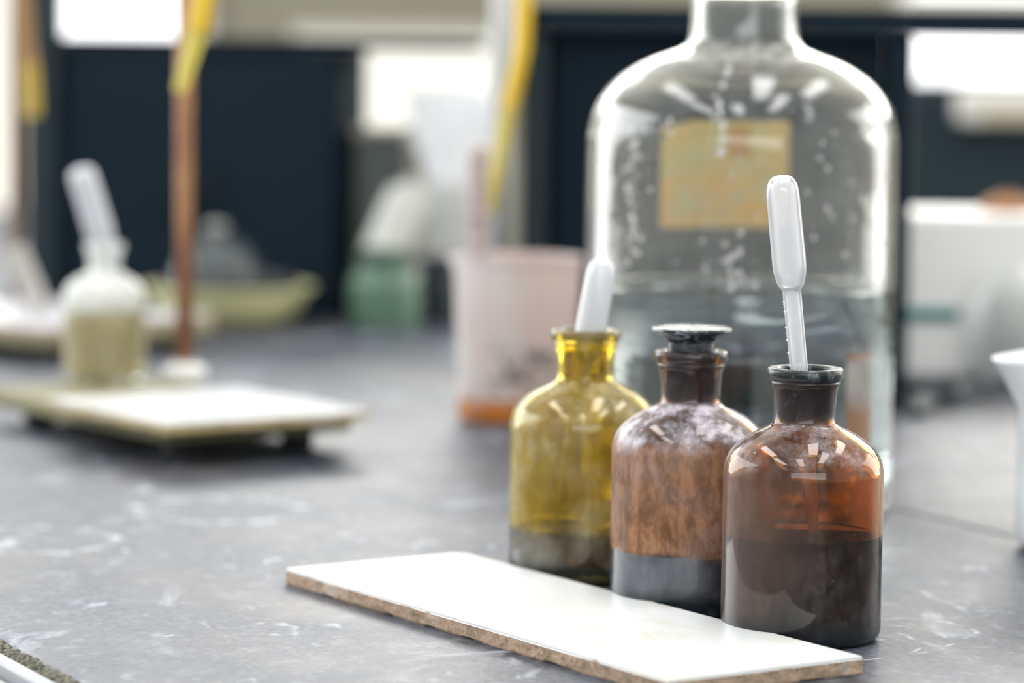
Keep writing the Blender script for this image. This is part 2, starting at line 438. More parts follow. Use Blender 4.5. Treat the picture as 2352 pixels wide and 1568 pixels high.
# stopper
st = [(0, .1000), (.0085, .1002), (.0104, .1015), (.0112, .108), (.0116, .116), (.0119, .124), (.0118, .1290), (.0117, .1310), (.0117, .1310), (.0126, .1324), (.0160, .1343), (.0189, .1357), (.0199, .1368), (.0197, .1377), (.0188, .1383), (.014, .1389), (.007, .1392), (0, .1393)]
k = NT('dark stopper glass'); p = k.pos(); n = k.noise(k.mapping(p, scale=(1, 1, 2.2)), 130, 6, .65, 1.0); z = k.xyz(p)[2]
wear = k.math('MULTIPLY', k.ramp(n, .47, .66), k.ramp(z, .130, .1365, .2, .7))
sb = k.bsdf(Base__Color=k.mixc(wear, lin((24, 34, 42)), lin((186, 190, 200))), Roughness=k.ramp(n, .3, .7, .12, .4))
k.set(sb.inputs['Normal'], k.bump(n, .3, .0006))
link('stopper', lathe(spline(st), 72), k.done(sb.outputs[0]), bot2, True)

# ------------------------------------------------------------------ pipettes
M_pip = plastic_mat('milky polythene', (246, 248, 254), .76, .15)
M_pip2 = plastic_mat('milky white polythene', (242, 245, 250), .62, .25)
def pipette(tip, top, label, mat=M_pip, bulb=.053, br=.0078, sr=.0043, mark=None):
    tip = Vector(tip); top = Vector(top); L = (top-tip).length
    t = thing('transfer_pipette', tip, label, 'pipette')
    q = (top-tip).to_track_quat('Z', 'Y'); t.rotation_mode = 'QUATERNION'; t.rotation_quaternion = q
    zb = L - bulb; w = .0007
    out = [(br*.92, L-.0052), (br*.998, L-.009)]
    o = spline([(.0011, 0), (.0016, .02), (.0030, .045), (sr*.93, .075), (sr, zb-.02), (sr*1.02, zb-.001)], 4)
    o += spline([(sr*1.02, zb-.001), (sr*1.15, zb+.0002), (sr*1.42, zb+.0018), (br*.9, zb+.005), (br, zb+.010), (br, zb+.022), (br*.985, L-.018), (br*.97, L-.0085), (br*.85, L-.004), (br*.55, L-.0010), (0, L)], 5)[1:]
    i = [(max(r-w, 0), z-w if r < br*.7 and z > zb+.02 else z) for r, z in o[::-1]]
    body = link('barrel', lathe([p for p in o if p[1] <= zb+.0001] + [(r-w, z) for r, z in o[::-1] if z <= zb+.0001], 40), mat, t, True)
    ob = [p for p in o if p[1] >= zb-.0001]
    link('bulb', lathe(ob + i[:len([p for p in i if p[1] >= zb-.0001])], 48), mat, t, True)
    if mark:
        bm = text_mesh(mark[0], .0036, .0002)
        for v in bm.verts:
            th = mark[1] + v.co.y/sr; r = sr*1.02 + .00025 + v.co.z
            v.co = Vector((r*math.cos(th), r*math.sin(th), mark[2] + v.co.x))
        link('graduation_mark', bm, mat, t)
        bm = bmesh.new()
        for j in range(5):
            zz = mark[2] - .010 - j*.006
            for s in range(6):
                th = mark[1] - .3 + s*.12; c = Vector((sr*1.01*math.cos(th), sr*1.01*math.sin(th), zz))
                box(bm, c - Vector((.0003, .0003, .00018)), c + Vector((.0003, .0003, .00018)))
        link('graduation_lines', bm, mat, t)
    return t
r3 = b3 + Vector((-.0036, -.0064, .1265))
bu3 = D(1794, 402, b3.y - .016)
dv = (r3 - bu3); tip3 = r3 + dv*(.108/-dv.z)
pipette(tip3, bu3, 'milky pipette standing in the dark amber bottle, tallest of the sharp ones', mark=('3 ml', -PI/2-.5, .140))
top1 = D(1386, 593, b1.y-.004); rim1 = D(1358, 746, b1.y)
dv = rim1-top1; tip1 = rim1 + dv*((rim1.z-.008)/-dv.z)*1.0
tip1 = Vector((max(tip1.x, b1.x-.026), b1.y+.004, .0075))
pipette(tip1, top1, 'milky pipette sunk into the neck of the olive yellow bottle', mat=M_pip2)

# ------------------------------------------------------------------ large jar
jc = G(1690, 1166); JR = .0918
jz = lambda y: D(1690, y, jc.y).z
jo = [(0, .002), (.075, .001), (.082, 0), (.082, 0), (.087, .001), (.0905, .005), (JR, .012), (JR, .06), (JR, .12), (JR, .18), (JR*.998, .2180), (.0900, .2290), (.0860, .2415), (.0772, .2535), (.0660, .2620), (.0540, .2680), (.0435, .2718), (.0365, .2745), (.0330, .2778), (.0318, .283), (.0312, .295), (.0312, .306), (.0335, .312), (.0365, .3145), (.0375, .3185), (.0362, .322), (.0335, .323)]
jw = .0032
ji = [(.0290, .3225), (.0278, .315), (.0278, .295), (.0284, .283), (.0300, .2765), (.0345, .2722), (.0420, .2688), (.0525, .2650), (.0645, .2588), (.0752, .2508), (.0834, .2398), (.0870, .2280), (JR-jw, .2165), (JR-jw, .18), (JR-jw, .12), (JR-jw, .06), (JR-jw, .018), (JR-.006, .011), (.076, .0075), (0, .0085)]
jar = thing('aspirator_jar', (jc.x, jc.y, 0), 'large clear glass jar half full of water behind the three bottles', 'jar')
k = NT('old clear glass'); p = k.pos(); x, y, z = k.xyz(p)
g = k.bsdf(Base__Color=lin((246, 247, 245)), Roughness=.01, IOR=1.47, Transmission__Weight=1.0)
nd = k.noise(p, 34, 6, .65, .8); nf = k.noise(p, 900, 2, .5)
haze = k.math('MULTIPLY', k.ramp(nd, .3, .75, .02, .11), k.ramp(nf, .3, .7, .6, 1.2))
haze = k.math('MULTIPLY', haze, k.ramp(z, .12, .15, .25, 1.0))
d = k.n('ShaderNodeBsdfDiffuse', Color=lin((210, 212, 208)))
sh = k.mixs(haze, g.outputs[0], d.outputs[0])
# dried drip trails and droplets
nt = k.noise(k.mapping(p, scale=(1, 1, .03)), 70, 2, .5); nt2 = k.noise(p, 160, 3, .6)
tr = k.math('MULTIPLY', k.ramp(nt, .69, .72), k.ramp(nt2, .5, .56, 0, .7))
tr = k.math('MULTIPLY', tr, k.math('MULTIPLY', k.ramp(z, .14, .15), k.ramp(z, .262, .24)))
sh = k.mixs(tr, sh, k.bsdf(Base__Color=lin((232, 234, 238)), Roughness=.3).outputs[0])
M_jar = k.done(sh)
link('glass_body', lathe(spline(jo) + spline(ji)[1:], 128), M_jar, jar, True)
WL = .1335
wp = [(0, .0084), (.076, .0074), (JR-.0058, .011), (JR-jw+.0002, .018), (JR-jw+.0002, .05), (JR-jw+.0002, .09), (JR-jw+.0002, WL), (JR-jw-.0006, WL-.0003), (JR-jw-.003, WL-.0009), (0, WL-.0009)]
link('water', lathe(wp, 128), liquid_mat('water', (236, 245, 246)), jar, True)
# drops and drip trails clinging to the glass above the water
rnd = random.Random(11); bm = bmesh.new(); jp = [q for q in spline(jo) if q[1] > .13]
def jar_r(z):
    for (r0, z0), (r1, z1) in zip(jp, jp[1:]):
        if z0 <= z <= z1 and z1 > z0: return r0 + (r1-r0)*(z-z0)/(z1-z0)
    return JR
def drop(th, z, rr):
    r = jar_r(z); dz = (jar_r(z+.001)-jar_r(z-.001))/.002
    nrm = Vector((math.cos(th), math.sin(th), -dz)).normalized()
    M = Matrix.Translation((r*math.cos(th), r*math.sin(th), z)) @ nrm.to_track_quat('Z', 'Y').to_matrix().to_4x4() @ Matrix.Diagonal((1, rnd.uniform(1.0, 1.9), .45, 1))
    bmesh.ops.create_icosphere(bm, subdivisions=2, radius=rr, matrix=M)
for (th0, za, zb_, n, wob_) in ((-PI/2-.83, .150, .228, 46, .018), (-PI/2-.22, .215, .272, 22, .030), (-PI/2-1.02, .140, .20, 20, .012), (-PI/2-.12, .139, .165, 16, .04), (-PI/2+.62, .142, .20, 9, .25)):
    for q in range(n):
        f = q/n; th = th0 + wob_*math.sin(9*f) + rnd.gauss(0, .020); z = za + (zb_-za)*f + rnd.gauss(0, .002)
        drop(th, z, rnd.uniform(.0005, .0017))
for q in range(70): drop(-PI/2 + rnd.uniform(-1.1, 1.1), rnd.uniform(.139, .235), rnd.uniform(.0004, .0013))
k = NT('clinging drops'); db_ = k.bsdf(Base__Color=lin((246, 247, 250)), Roughness=.12, IOR=1.33, Transmission__Weight=.55)
dr = link('water_drops', bm, k.done(db_.outputs[0]), jar, True); dr['kind'] = 'stuff'
# yellowed label on the far side
bm = bmesh.new(); nx, nz = 26, 18; rows = []
for i in range(nx+1):
    th = PI/2 + .06 + (i/nx-.5)*.92; col = []
    for j in range(nz+1):
        zz = .163 + j/nz*.066
        if i > nx-7 and j > nz-5: zz -= .0045*max(0, (i-(nx-7)))/6*(j-(nz-5))/4
        r = JR + .0004
        col.append(bm.verts.new((r*math.cos(th), r*math.sin(th), zz)))
    rows.append(col)
for a, b in zip(rows, rows[1:]):
    for j in range(nz): bm.faces.new((a[j], b[j], b[j+1], a[j+1]))
bmesh.ops.solidify(bm, geom=bm.faces[:], thickness=-.0003)
k = NT('yellowed label paper'); p = k.pos(); x, y, z = k.xyz(p)
n = k.noise(p, 40, 5, .6, .8)
c = k.mixc(k.ramp(n, .4, .62), lin((226, 188, 84)), lin((208, 196, 140)))
c = k.mixc(k.ramp(z, .192, .196, 0, .5), c, lin((206, 196, 136)))
bl = k.math('MULTIPLY', k.math('MULTIPLY', k.ramp(x, -.004, -.002, 0, 1), k.ramp(x, .013, .011)), k.math('MULTIPLY', k.ramp(z, .205, .207), k.ramp(z, .226, .224)))
c = k.mixc(bl, c, lin((196, 152, 52)))
dd = k.n('ShaderNodeBsdfDiffuse', Color=c); tt = k.n('ShaderNodeBsdfTranslucent', Color=c)
lab = link('paper_label', bm, k.done(k.mixs(.5, dd.outputs[0], tt.outputs[0])), jar); lab['label'] = 'yellowed paper label'

# ------------------------------------------------------------------ white jug at the right edge
jl = G(2338, 1262); jr = .056
jug = thing('plastic_jug', (D(2338, 1100, jl.y).x + jr, jl.y, 0), 'white plastic jug with pouring spout cut off by the right edge', 'jug')
jt = D(2290, 815, jl.y).z; jk = D(2338, 925, jl.y).z
po = [(0, 0), (jr-.012, 0), (jr-.004, .0025), (jr, .010), (jr, jk*.5), (jr+.0002, jk*.8), (jr+.0004, jk), (jr+.0006, jk+(jt-jk)*.5), (jr+.001, jt)]
pi_ = [(jr-.001, jt), (jr-.0015, jk), (jr-.0018, .02), (jr-.006, .005), (0, .003)]
bm = lathe(spline(po, 4) + spline(pi_, 4)[1:], 96)
for v in bm.verts:
    if v.co.z > jk-.004:
        th = math.atan2(v.co.y, -v.co.x); f = math.exp(-(th/.42)**2); h = max(0, (v.co.z-jk+.004)/(jt-jk+.004))
        r = math.hypot(v.co.x, v.co.y)
        if r > .02:
            s = (r + .0150*f*h**1.1)/r; v.co.x *= s; v.co.y *= s; v.co.z += -.002*f*h
k = NT('white polypropylene'); jb = k.bsdf(Base__Color=lin((232, 235, 240)), Roughness=.35); k.set(jb.inputs['Subsurface Weight'], .15); k.set(jb.inputs['Subsurface Radius'], (.01, .01, .01))
M_jug = k.done(jb.outputs[0])
link('jug_body', bm, M_jug, jug, True)
bm = bmesh.new(); tube(bm, catmull3([(jr-.002, 0, jt*.85), (jr+.03, 0, jt*.83), (jr+.036, 0, jt*.55), (jr+.028, 0, jt*.25), (jr-.002, 0, jt*.2)], 6), .006, 14)
link('handle', bm, M_jug, jug, True)

# ------------------------------------------------------------------ retort stand with clear bottle (left)
M_board = plain('painted cream board', (132, 128, 98), .5, 0, .10, 35)
M_boardside = plain('olive board', (120, 116, 88), .6, 0, .12, 60)
M_rub = plain('black rubber foot', (22, 26, 30), .6)
k = NT('rusty copper rod'); p = k.pos(); n = k.noise(k.mapping(p, scale=(1, 1, .35)), 45, 5, .6)
rb = k.bsdf(Base__Color=k.mixc(k.ramp(n, .35, .65), lin((138, 90, 66)), lin((166, 124, 84))), Roughness=.45, Metallic=.25); M_rod = k.done(rb.outputs[0])
def stand(c0, dir_long, llong, lwide, z_foot, th, label, rod_uv, rod_r, rod_h, mat=M_board, collar=True, rodm=None):
    """c0 near corner on the bench, dir_long unit vector of the long side, the short side lies to its right"""
    dl = Vector((dir_long[0], dir_long[1], 0)).normalized(); dw = Vector((dl.y, -dl.x, 0))
    t = thing('retort_stand', (c0.x, c0.y, 0), label, 'lab stand', rz=math.atan2(dw.y, dw.x))
    bm = bmesh.new(); box(bm, (0, 0, z_foot), (lwide, llong, z_foot+th), None, .003, 3)
    link('base_board', bm, mat, t)
    for (a, b) in ((.02, .02), (lwide-.035, .02), (.02, llong-.035), (lwide-.035, llong-.035)):
        bm = lathe([(0, 0), (.010, 0), (.0115, .002), (.0105, z_foot+.0005), (0, z_foot+.0005)], 24)
        link('foot', bm, M_rub, t, True, (a+.007, b+.007, 0))
    zb = z_foot+th
    if collar:
        bm = lathe(spline([(0, 0), (.0165, 0), (.0165, 0), (.0165, .006), (.015, .009), (.010, .0105), (.0085, .013), (0, .013)], 3), 32)
        c = link('collar', bm, plain('white plastic collar', (226, 226, 224), .4), t, True, (rod_uv[0], rod_uv[1], zb)); c['label'] = 'white collar'
    bm = bmesh.new(); tube(bm, [(0, 0, 0), (0, 0, rod_h*.3), (0, 0, rod_h*.6), (0, 0, rod_h)], rod_r, 24)
    link('rod', bm, rodm or M_rod, t, True, (rod_uv[0], rod_uv[1], zb))
    return t, dl, dw, zb
ZF, TH = .0125, .0125
sc = G(378, 1064); sr_ = G(850, 1050)
dl = (G(40, 985) - sc).normalized()
st1, dl, dw, zb = stand(sc, dl, .262, .145, ZF, TH, 'cream retort stand base with a rusty copper rod', (0, 0), .0062, .42)
def on_stand(px, py, z):
    q = G(px, py, z) - sc; return q.dot(dw), q.dot(dl)
ru = on_stand(424, 872, zb)
for o in st1.children:
    if o.name.startswith(('rod', 'collar')): o.location.x, o.location.y = ru
# white tile on the stand
zt = zb + .0065
ql, qf, qr = G(222, 908, zt), G(386, 973, zt), G(872, 947, zt)
lw, ll = min((qr-qf).length, .185), min((qf-ql).length, .185)
tl = thing('ceramic_tile', Vector((qf.x, qf.y, zb)) + dw*(lw/2) + dl*(ll/2), 'square white tile lying on the cream stand base', 'tile', rz=math.atan2(dw.y, dw.x))
bm, top = rough_edge_plate(lw, ll, 0, .005, .0002, .004, .0002, 2.0); bm.faces.new(top); link('clay_body', bm, tile_body_mat('buff clay', (196, 176, 130), (176, 156, 112)), tl)
bm, top = rough_edge_plate(lw, ll, .005, .0065, 0, .004, .0001, 3.0); bm.faces.new(top); link('glaze', bm, tile_top_mat('white tile glaze', (222, 225, 228), (210, 211, 208)), tl)

# clear bottle
cbp = G(240, 876, zb); q = (cbp - sc); 
cb = thing('glass_bottle', (cbp.x, cbp.y, zb), 'small clear glass bottle of pale yellow liquid on the cream stand', 'bottle')
k = NT('frosted clear glass'); p = k.pos(); z = k.xyz(p)[2]
g = k.bsdf(Base__Color=lin((244, 246, 238)), Roughness=.03, IOR=1.47, Transmission__Weight=1.0)
n = k.noise(p, 60, 5, .6, 1); n2 = k.noise(p, 30, 3)
zz = k.math('ADD', z, k.math('MULTIPLY', k.math('SUBTRACT', n2, .5), .03))
hz = k.math('MULTIPLY', k.ramp(n, .3, .6, .55, .95), k.ramp(zz, .045, .060, .10, 1.0))
dd = k.n('ShaderNodeBsdfDiffuse', Color=lin((246, 248, 248))); tt = k.n('ShaderNodeBsdfTranslucent', Color=lin((250, 252, 250)))
M_clear = k.done(k.mixs(hz, g.outputs[0], k.mixs(.45, dd.outputs[0], tt.outputs[0])))
SB = .80
link('glass_body', bottle_glass(SB, .80), M_clear, cb, True)
link('liquid', liquid_fill(.066, SB, .80), liquid_mat('pale yellow solution', (236, 222, 178), 1.34, .0, .5, (226, 208, 156)), cb, True)
ptop = D(183, 384, cbp.y-.004); prim = D(240, 566, cbp.y)
dv = prim-ptop; ptip = prim + dv.normalized()*.085
ptip.y = cbp.y+.002
pipette(ptip, ptop, 'white pipette leaning out of the small clear bottle', mat=plastic_mat('white polythene', (238, 240, 246), .10, .3), bulb=.060, br=.0102, sr=.0066)

# ------------------------------------------------------------------ burettes
M_rubber = plain('yellow rubber tubing', (222, 184, 46), .45, 0, .1, 80)
k = NT('yellow filled glass tip'); yb = k.bsdf(Base__Color=lin((232, 216, 112)), Roughness=.12, IOR=1.3, Transmission__Weight=.35); M_ytip = k.done(yb.outputs[0])
k = NT('amber glass tip'); yb = k.bsdf(Base__Color=lin((196, 164, 50)), Roughness=.2, Transmission__Weight=.2); M_ytip2 = k.done(yb.outputs[0])
M_glasst = plain('thin clear glass', (235, 240, 238), .03, 0, .02, 20, 1.0, 1.2)
M_clamp = plain('grey cast clamp', (110, 112, 114), .4, .6)
def burette(pts_rubber, pts_tip, r_rub, r0, r1, label, rod_pt, tipmat=M_ytip, rubmat=M_rubber, column=.22):
    base = Vector(pts_tip[-1]); t = thing('burette', base, label, 'burette')
    L = lambda p: Vector(p) - base
    bm = bmesh.new(); tube(bm, [L(p) for p in catmull3(pts_rubber, 8)], r_rub, 18); link('rubber_tube', bm, rubmat, t, True)
    pt = catmull3(pts_tip, 10); n = len(pt)
    bm = bmesh.new(); tube(bm, [L(p) for p in pt], [r0 + (r1-r0)*(i/(n-1))**1.0 for i in range(n)], 18); link('glass_tip', bm, tipmat, t, True)
    tp = Vector(pts_rubber[0])
    bm = bmesh.new(); tube(bm, [L(tp - Vector((0, 0, .006))), L(tp + Vector((0, 0, column)))], .0065, 20); link('glass_tube', bm, M_glasst, t, True)
    # clamp above the picture, gripping rod and tube
    ck = tp + Vector((0, 0, column*.45)); rp = Vector((rod_pt.x, rod_pt.y, ck.z))
    bm = bmesh.new(); tube(bm, [L(ck), L(rp)], .004, 12)
    bm2 = lathe([(.0068, -.008), (.011, -.008), (.011, .008), (.0068, .008), (.0068, -.008)], 20, Matrix.Translation(L(ck)), bm)
    link('clamp', bm, M_clamp, t, True)
    return t
yb_ = st1.location.y
rodw = st1.matrix_basis @ Vector((ru[0], ru[1], 0))
yd = rodw.y - .09
burette([D(472, -60, yd), D(468, -10, yd), D(455, 70, yd)], [D(454, 62, yd), D(434, 140, yd), D(411, 210, yd)], .0078, .0072, .0042,
        'yellow tipped burette hanging in front of the rusty copper rod', rodw)

# ------------------------------------------------------------------ second stand far left
s2 = G(150, 835); 
st2, dl2, dw2, zb2 = stand(G(120, 838), (-.78, .62), .30, .20, ZF, TH, 'far stand at the left edge carrying a thin white tile', (.04, .16), .0062, .45, mat=M_boardside, collar=False, rodm=plain('dull brown rod', (104, 86, 68), .5))
bm = bmesh.new()
t2o = thing('ceramic_tile', Vector((0, 0, 0)), 'white tile on the far stand, cut by the left edge', 'tile', rz=math.atan2(dw2.y, dw2.x))
t2o.location = st2.matrix_basis @ Vector((.10, .12, zb2))
bm, top = rough_edge_plate(.20, .23, 0, .005, 0, .006, .0002, 2.0); bm.faces.new(top); link('clay_body', bm, M_clay, t2o)
bm, top = rough_edge_plate(.20, .23, .005, .0065, 0, .006, .0001, 3.0); bm.faces.new(top); link('glaze', bm, tile_top_mat('cool white glaze', (230, 231, 238), (222, 222, 226)), t2o)
q = G(38, 700, zb2) - st2.location; rr2 = (q.dot(dw2), q.dot(dl2))
for o in st2.children:
    if o.name.startswith('rod'): o.location.x, o.location.y = rr2
rodw2 = st2.matrix_basis @ Vector((rr2[0], rr2[1], 0))
y2 = rodw2.y - .10
M_brub = plain('brown rubber tubing', (150, 112, 62), .5)
burette([D(52, -50, y2), D(56, 40, y2), D(66, 150, y2)], [D(66, 145, y2), D(70, 200, y2), D(73, 268, y2)], .0066, .0076, .0068,
        'short amber tipped burette at the far left edge', rodw2, M_ytip2, M_brub)
# grey pestle-like rod leaning against the far rod
pa = G(96, 715, zb2+.0065+.006); pb = D(28, 575, pa.y+.01)
bm = bmesh.new(); pts = [pa.lerp(pb, i/10) for i in range(11)]
tube(bm, [p - pa for p in pts], [.009+.003*i/10 for i in range(11)], 20)
gp = link('glass_pestle', bm, plain('grey frosted glass', (168, 164, 160), .35, 0, .05, 40), None, True, pa); tag(gp, 'grey rod leaning over the far white tile', 'rod')

# ------------------------------------------------------------------ beaker behind the bottles
bkp = G(1186, 962)
bk = thing('beaker', (bkp.x, bkp.y, 0), 'tall milky beaker with orange liquid and a pipette inside', 'beaker')
bt = D(1186, 588, bkp.y).z; RB, RT = .0425, .0470
k = NT('scuffed milky plastic'); p = k.pos(); x, y, z = k.xyz(p)
mw = k.noise(p, 60, 4)
lvl = k.math('ADD', z, k.math('MULTIPLY', k.math('SUBTRACT', mw, .5), .006))
col = k.mixc(k.ramp(k.noise(k.mapping(p, scale=(1, 1, .3)), 18, 3), .35, .65), lin((232, 231, 232)), lin((232, 216, 212)))
zone = k.math('MULTIPLY', k.math('MULTIPLY', k.ramp(z, .016, .024), k.ramp(z, .064, .050)), k.math('MULTIPLY', k.ramp(x, -.024, -.014), k.ramp(x, .036, .026)))
zone = k.math('MULTIPLY', zone, k.ramp(y, .0, -.005))
bn = k.noise(k.mapping(p, scale=(1, 1, .9)), 95, 4, .6, 1.2)
col = k.mixc(k.math('MULTIPLY', k.ramp(bn, .46, .60, 0, .9), zone), col, lin((92, 88, 88)))
dd = k.n('ShaderNodeBsdfDiffuse', Color=col); tt = k.n('ShaderNodeBsdfTranslucent', Color=col)
mk = k.mixs(.35, dd.outputs[0], tt.outputs[0])
gl = k.bsdf(Base__Color=lin((244, 238, 230)), Roughness=.08, IOR=1.47, Transmission__Weight=1.0)
oc = lin((240, 166, 76)); od = k.n('ShaderNodeBsdfDiffuse', Color=oc); ot = k.n('ShaderNodeBsdfTranslucent', Color=oc)
lowm = k.mixs(.6, gl.outputs[0], k.mixs(.4, od.outputs[0], ot.outputs[0]))      # orange liquid showing through the wall, painted into its colour
M_beak = k.done(k.mixs(k.ramp(lvl, .0125, .022, .0, .95), lowm, mk))
bo = [(0, .001), (RB-.006, 0), (RB-.002, .002), (RB, .007), (RB+(RT-RB)*.5, bt*.5), (RT, bt-.006), (RT+.002, bt-.001), (RT+.0012, bt)]
bi_ = [(RT-.001, bt-.001), (RT-.0022, bt-.006), (RB+(RT-RB)*.5-.0022, bt*.5), (RB-.0022, .008), (RB-.006, .003), (0, .003)]
bm = lathe(spline(bo, 5) + spline(bi_, 5)[1:], 96)
for v in bm.verts:
    if v.co.z > bt-.012:
        th = math.atan2(v.co.y, -v.co.x); f = math.exp(-((th-.25)/.22)**2)*max(0, (v.co.z-bt+.012)/.012)
        v.co.x -= .007*f; v.co.z -= .001*f
link('beaker_wall', bm, M_beak, bk, True)
lq = lathe([(0, .0029), (RB-.0062, .0029), (RB-.0021, .008), (RB-.0018, .0185), (0, .0185)], 72)
k = NT('orange indicator'); ob = k.bsdf(Base__Color=lin((250, 168, 52)), Roughness=.2)
link('orange_liquid', lq, k.done(ob.outputs[0]), bk, True)
ptop = D(1098, 330, bkp.y-.012); ptip = Vector((bkp.x+.006, bkp.y+.02, .006))
ptb = D(1096, 575, bkp.y-.02)
dv = ptb-ptop; ptip = ptop + dv*((ptop.z-.0045)/-dv.z)
ptip.x = max(ptip.x, bkp.x-.034)
pipette(ptip, ptop, 'pinkish pipette standing at the left rim of the milky beaker', mat=plastic_mat('pinkish polythene', (222, 206, 202), .12, .3), bulb=.055, br=.0082, sr=.0072)

# grey pole stand behind the beaker, and its burette
pp = G(1145, 862)
M_grey = plain('light grey enamel', (176, 178, 176), .45, .1, .06, 40)
pole = thing('pole_stand', (pp.x, pp.y, 0), 'pale grey upright pole stand rising behind the milky beaker', 'lab stand')
bm = bmesh.new(); box(bm, (-.024, -.03, 0), (.022, .07, .012), None, .003, 3); link('base_plate', bm, M_grey, pole)
bm = bmesh.new(); tube(bm, [(0, 0, .012), (0, 0, .2), (0, 0, .55)], .0095, 28); link('pole', bm, M_grey, pole, True)
yb3 = pp.y - .20
burette([D(1205, -60, yb3), D(1203, 10, yb3), D(1200, 100, yb3), D(1188, 170, yb3), D(1168, 250, yb3)], [D(1171, 240, yb3), D(1150, 340, yb3), D(1123, 486, yb3)], .0066, .0062, .0048,
        'longest yellow burette tip dangling above the milky beaker', pp, M_ytip)

# ------------------------------------------------------------------ dark cabinets standing on the bench
Z0_FLOOR = -.90
M_navy = plain('dark blue black paint', (14, 30, 41), .7, 0, .14, 8)
M_navy2 = plain('dark slate paint', (38, 50, 56), .55, 0, .1, 8)
M_handle = plain('shadow gap black', (12, 16, 20), .8)  # plain black of the door handles
def frame_on(p, q):
    dx = (q-p); dx.z = 0; L = dx.length; dx.normalize(); dy = Vector((-dx.y, dx.x, 0))
    return Matrix(((dx.x, dy.x, 0, p.x), (dx.y, dy.y, 0, p.y), (0, 0, 1, 0), (0, 0, 0, 1))), L
# left cabinet
p, q = G(66, 706), G(772, 730); CM, L = frame_on(p, q)
ct = CAM_Z + .003
cabl = thing('reagent_cabinet', p, 'wide dark blue-black cabinet at the back left of the bench', 'cabinet', rz=yaw_between(p, q))
bm = bmesh.new(); box(bm, (.034, .008, 0), (L, .10, ct-.012), None, .002); link('carcass', bm, M_navy, cabl)
for i in range(2):
    w0 = .037 + (L-.04)/2*i; bm = bmesh.new(); box(bm, (w0, 0, .012), (w0+(L-.04)/2-.002, .0078, ct-.018), None, .0015); d = link('door', bm, M_navy, cabl)
    bm = bmesh.new(); hx = w0 + ((L-.04)/2-.02 if i == 0 else .016); tube(bm, [(hx, -.001, .10), (hx, -.012, .103), (hx, -.012, .147), (hx, -.001, .15)], .0025, 10); h = link('handle', bm, M_handle, d, True)
bm = bmesh.new(); box(bm, (0, -.01, 0), (.0335, .014, .42), None, .002); c = link('side_post', bm, M_navy2, cabl); c['label'] = 'paler slate side post'
pe = D(1092, 60, (G(1000, 760)).y)
bm = bmesh.new(); box(bm, (.034, -.004, ct-.0118), (L+.130, .08, ct-.0005), None, .001); c = link('top_board', bm, M_navy, cabl)
# right rack
p, q = G(1192, 921), G(2078, 944); CM2, L2 = frame_on(p, q)
rt = D(1700, 20, p.y).z
rack = thing('reagent_rack', p, 'tall dark blue-black rack behind the big clear jar', 'shelf', rz=yaw_between(p, q))
bm = bmesh.new(); box(bm, (.022, .015, 0), (L2-.022, .12, rt-.02), None, .002); link('back_panel', bm, M_navy, rack)
for x0, m in ((0, M_navy2), (L2-.020, M_navy)):
    bm = bmesh.new(); box(bm, (x0, 0, 0), (x0+.020, .13, rt-.02), None, .0015); link('upright', bm, m, rack)
bm = bmesh.new(); box(bm, (.0, -.004, rt-.0195), (L2-.0005, .135, rt), None, .001); link('shelf_board', bm, M_navy, rack)
bm = bmesh.new(); box(bm, (L2, -.004, rt-.0195), (L2+.40, .045, rt), None, .001); link('shelf_extension', bm, M_navy, rack)
bm = bmesh.new(); box(bm, (L2+.38, 0, 0), (L2+.40, .13, rt-.02), None, .0015); link('upright', bm, M_navy, rack)

# ------------------------------------------------------------------ things in the middle gap
def place_box(name, px0, px1, pyb, pyt, depth, mat, label, cat, bevel=.003, yaw=None, lid=None):
    a = G(px0, pyb); b = G(px1, pyb); b.y = a.y if yaw is None else a.y + yaw; b.x = a.x + (G(px1, pyb).x - a.x)
    h = D((px0+px1)/2, pyt, a.y).z; L = (b-a).length
    t = thing(name, a, label, cat, rz=yaw_between(a, b))
    bm = bmesh.new(); box(bm, (0, 0, 0), (L, depth, h if not lid else h*lid[0]), None, bevel, 3); link('body', bm, mat, t)
    if lid:
        bm = bmesh.new(); box(bm, (-.003, -.003, h*lid[0]+.0003), (L+.003, depth+.003, h), None, bevel, 3); l = link('lid', bm, lid[1], t); l['label'] = lid[2]
    return t, L, h
M_olive = plain('olive grey enamel', (62, 70, 68), .5, 0, .08, 20)
place_box('instrument_case', 816, 930, 728, 292, .05, M_olive, 'olive grey upright case beside the left cabinet', 'case', .004, lid=(.945, plain('light olive lid', (130, 130, 120), .45), 'paler lid'))
M_carton = plain('pale grey card', (196, 198, 196), .7, 0, .05, 30)
t, L, h = place_box('carton', 968, 1122, 735, 425, .08, M_carton, 'pale grey carton under the white cloth sack', 'box', .002)
ctop = t.location + Vector((L/2, .04, h))
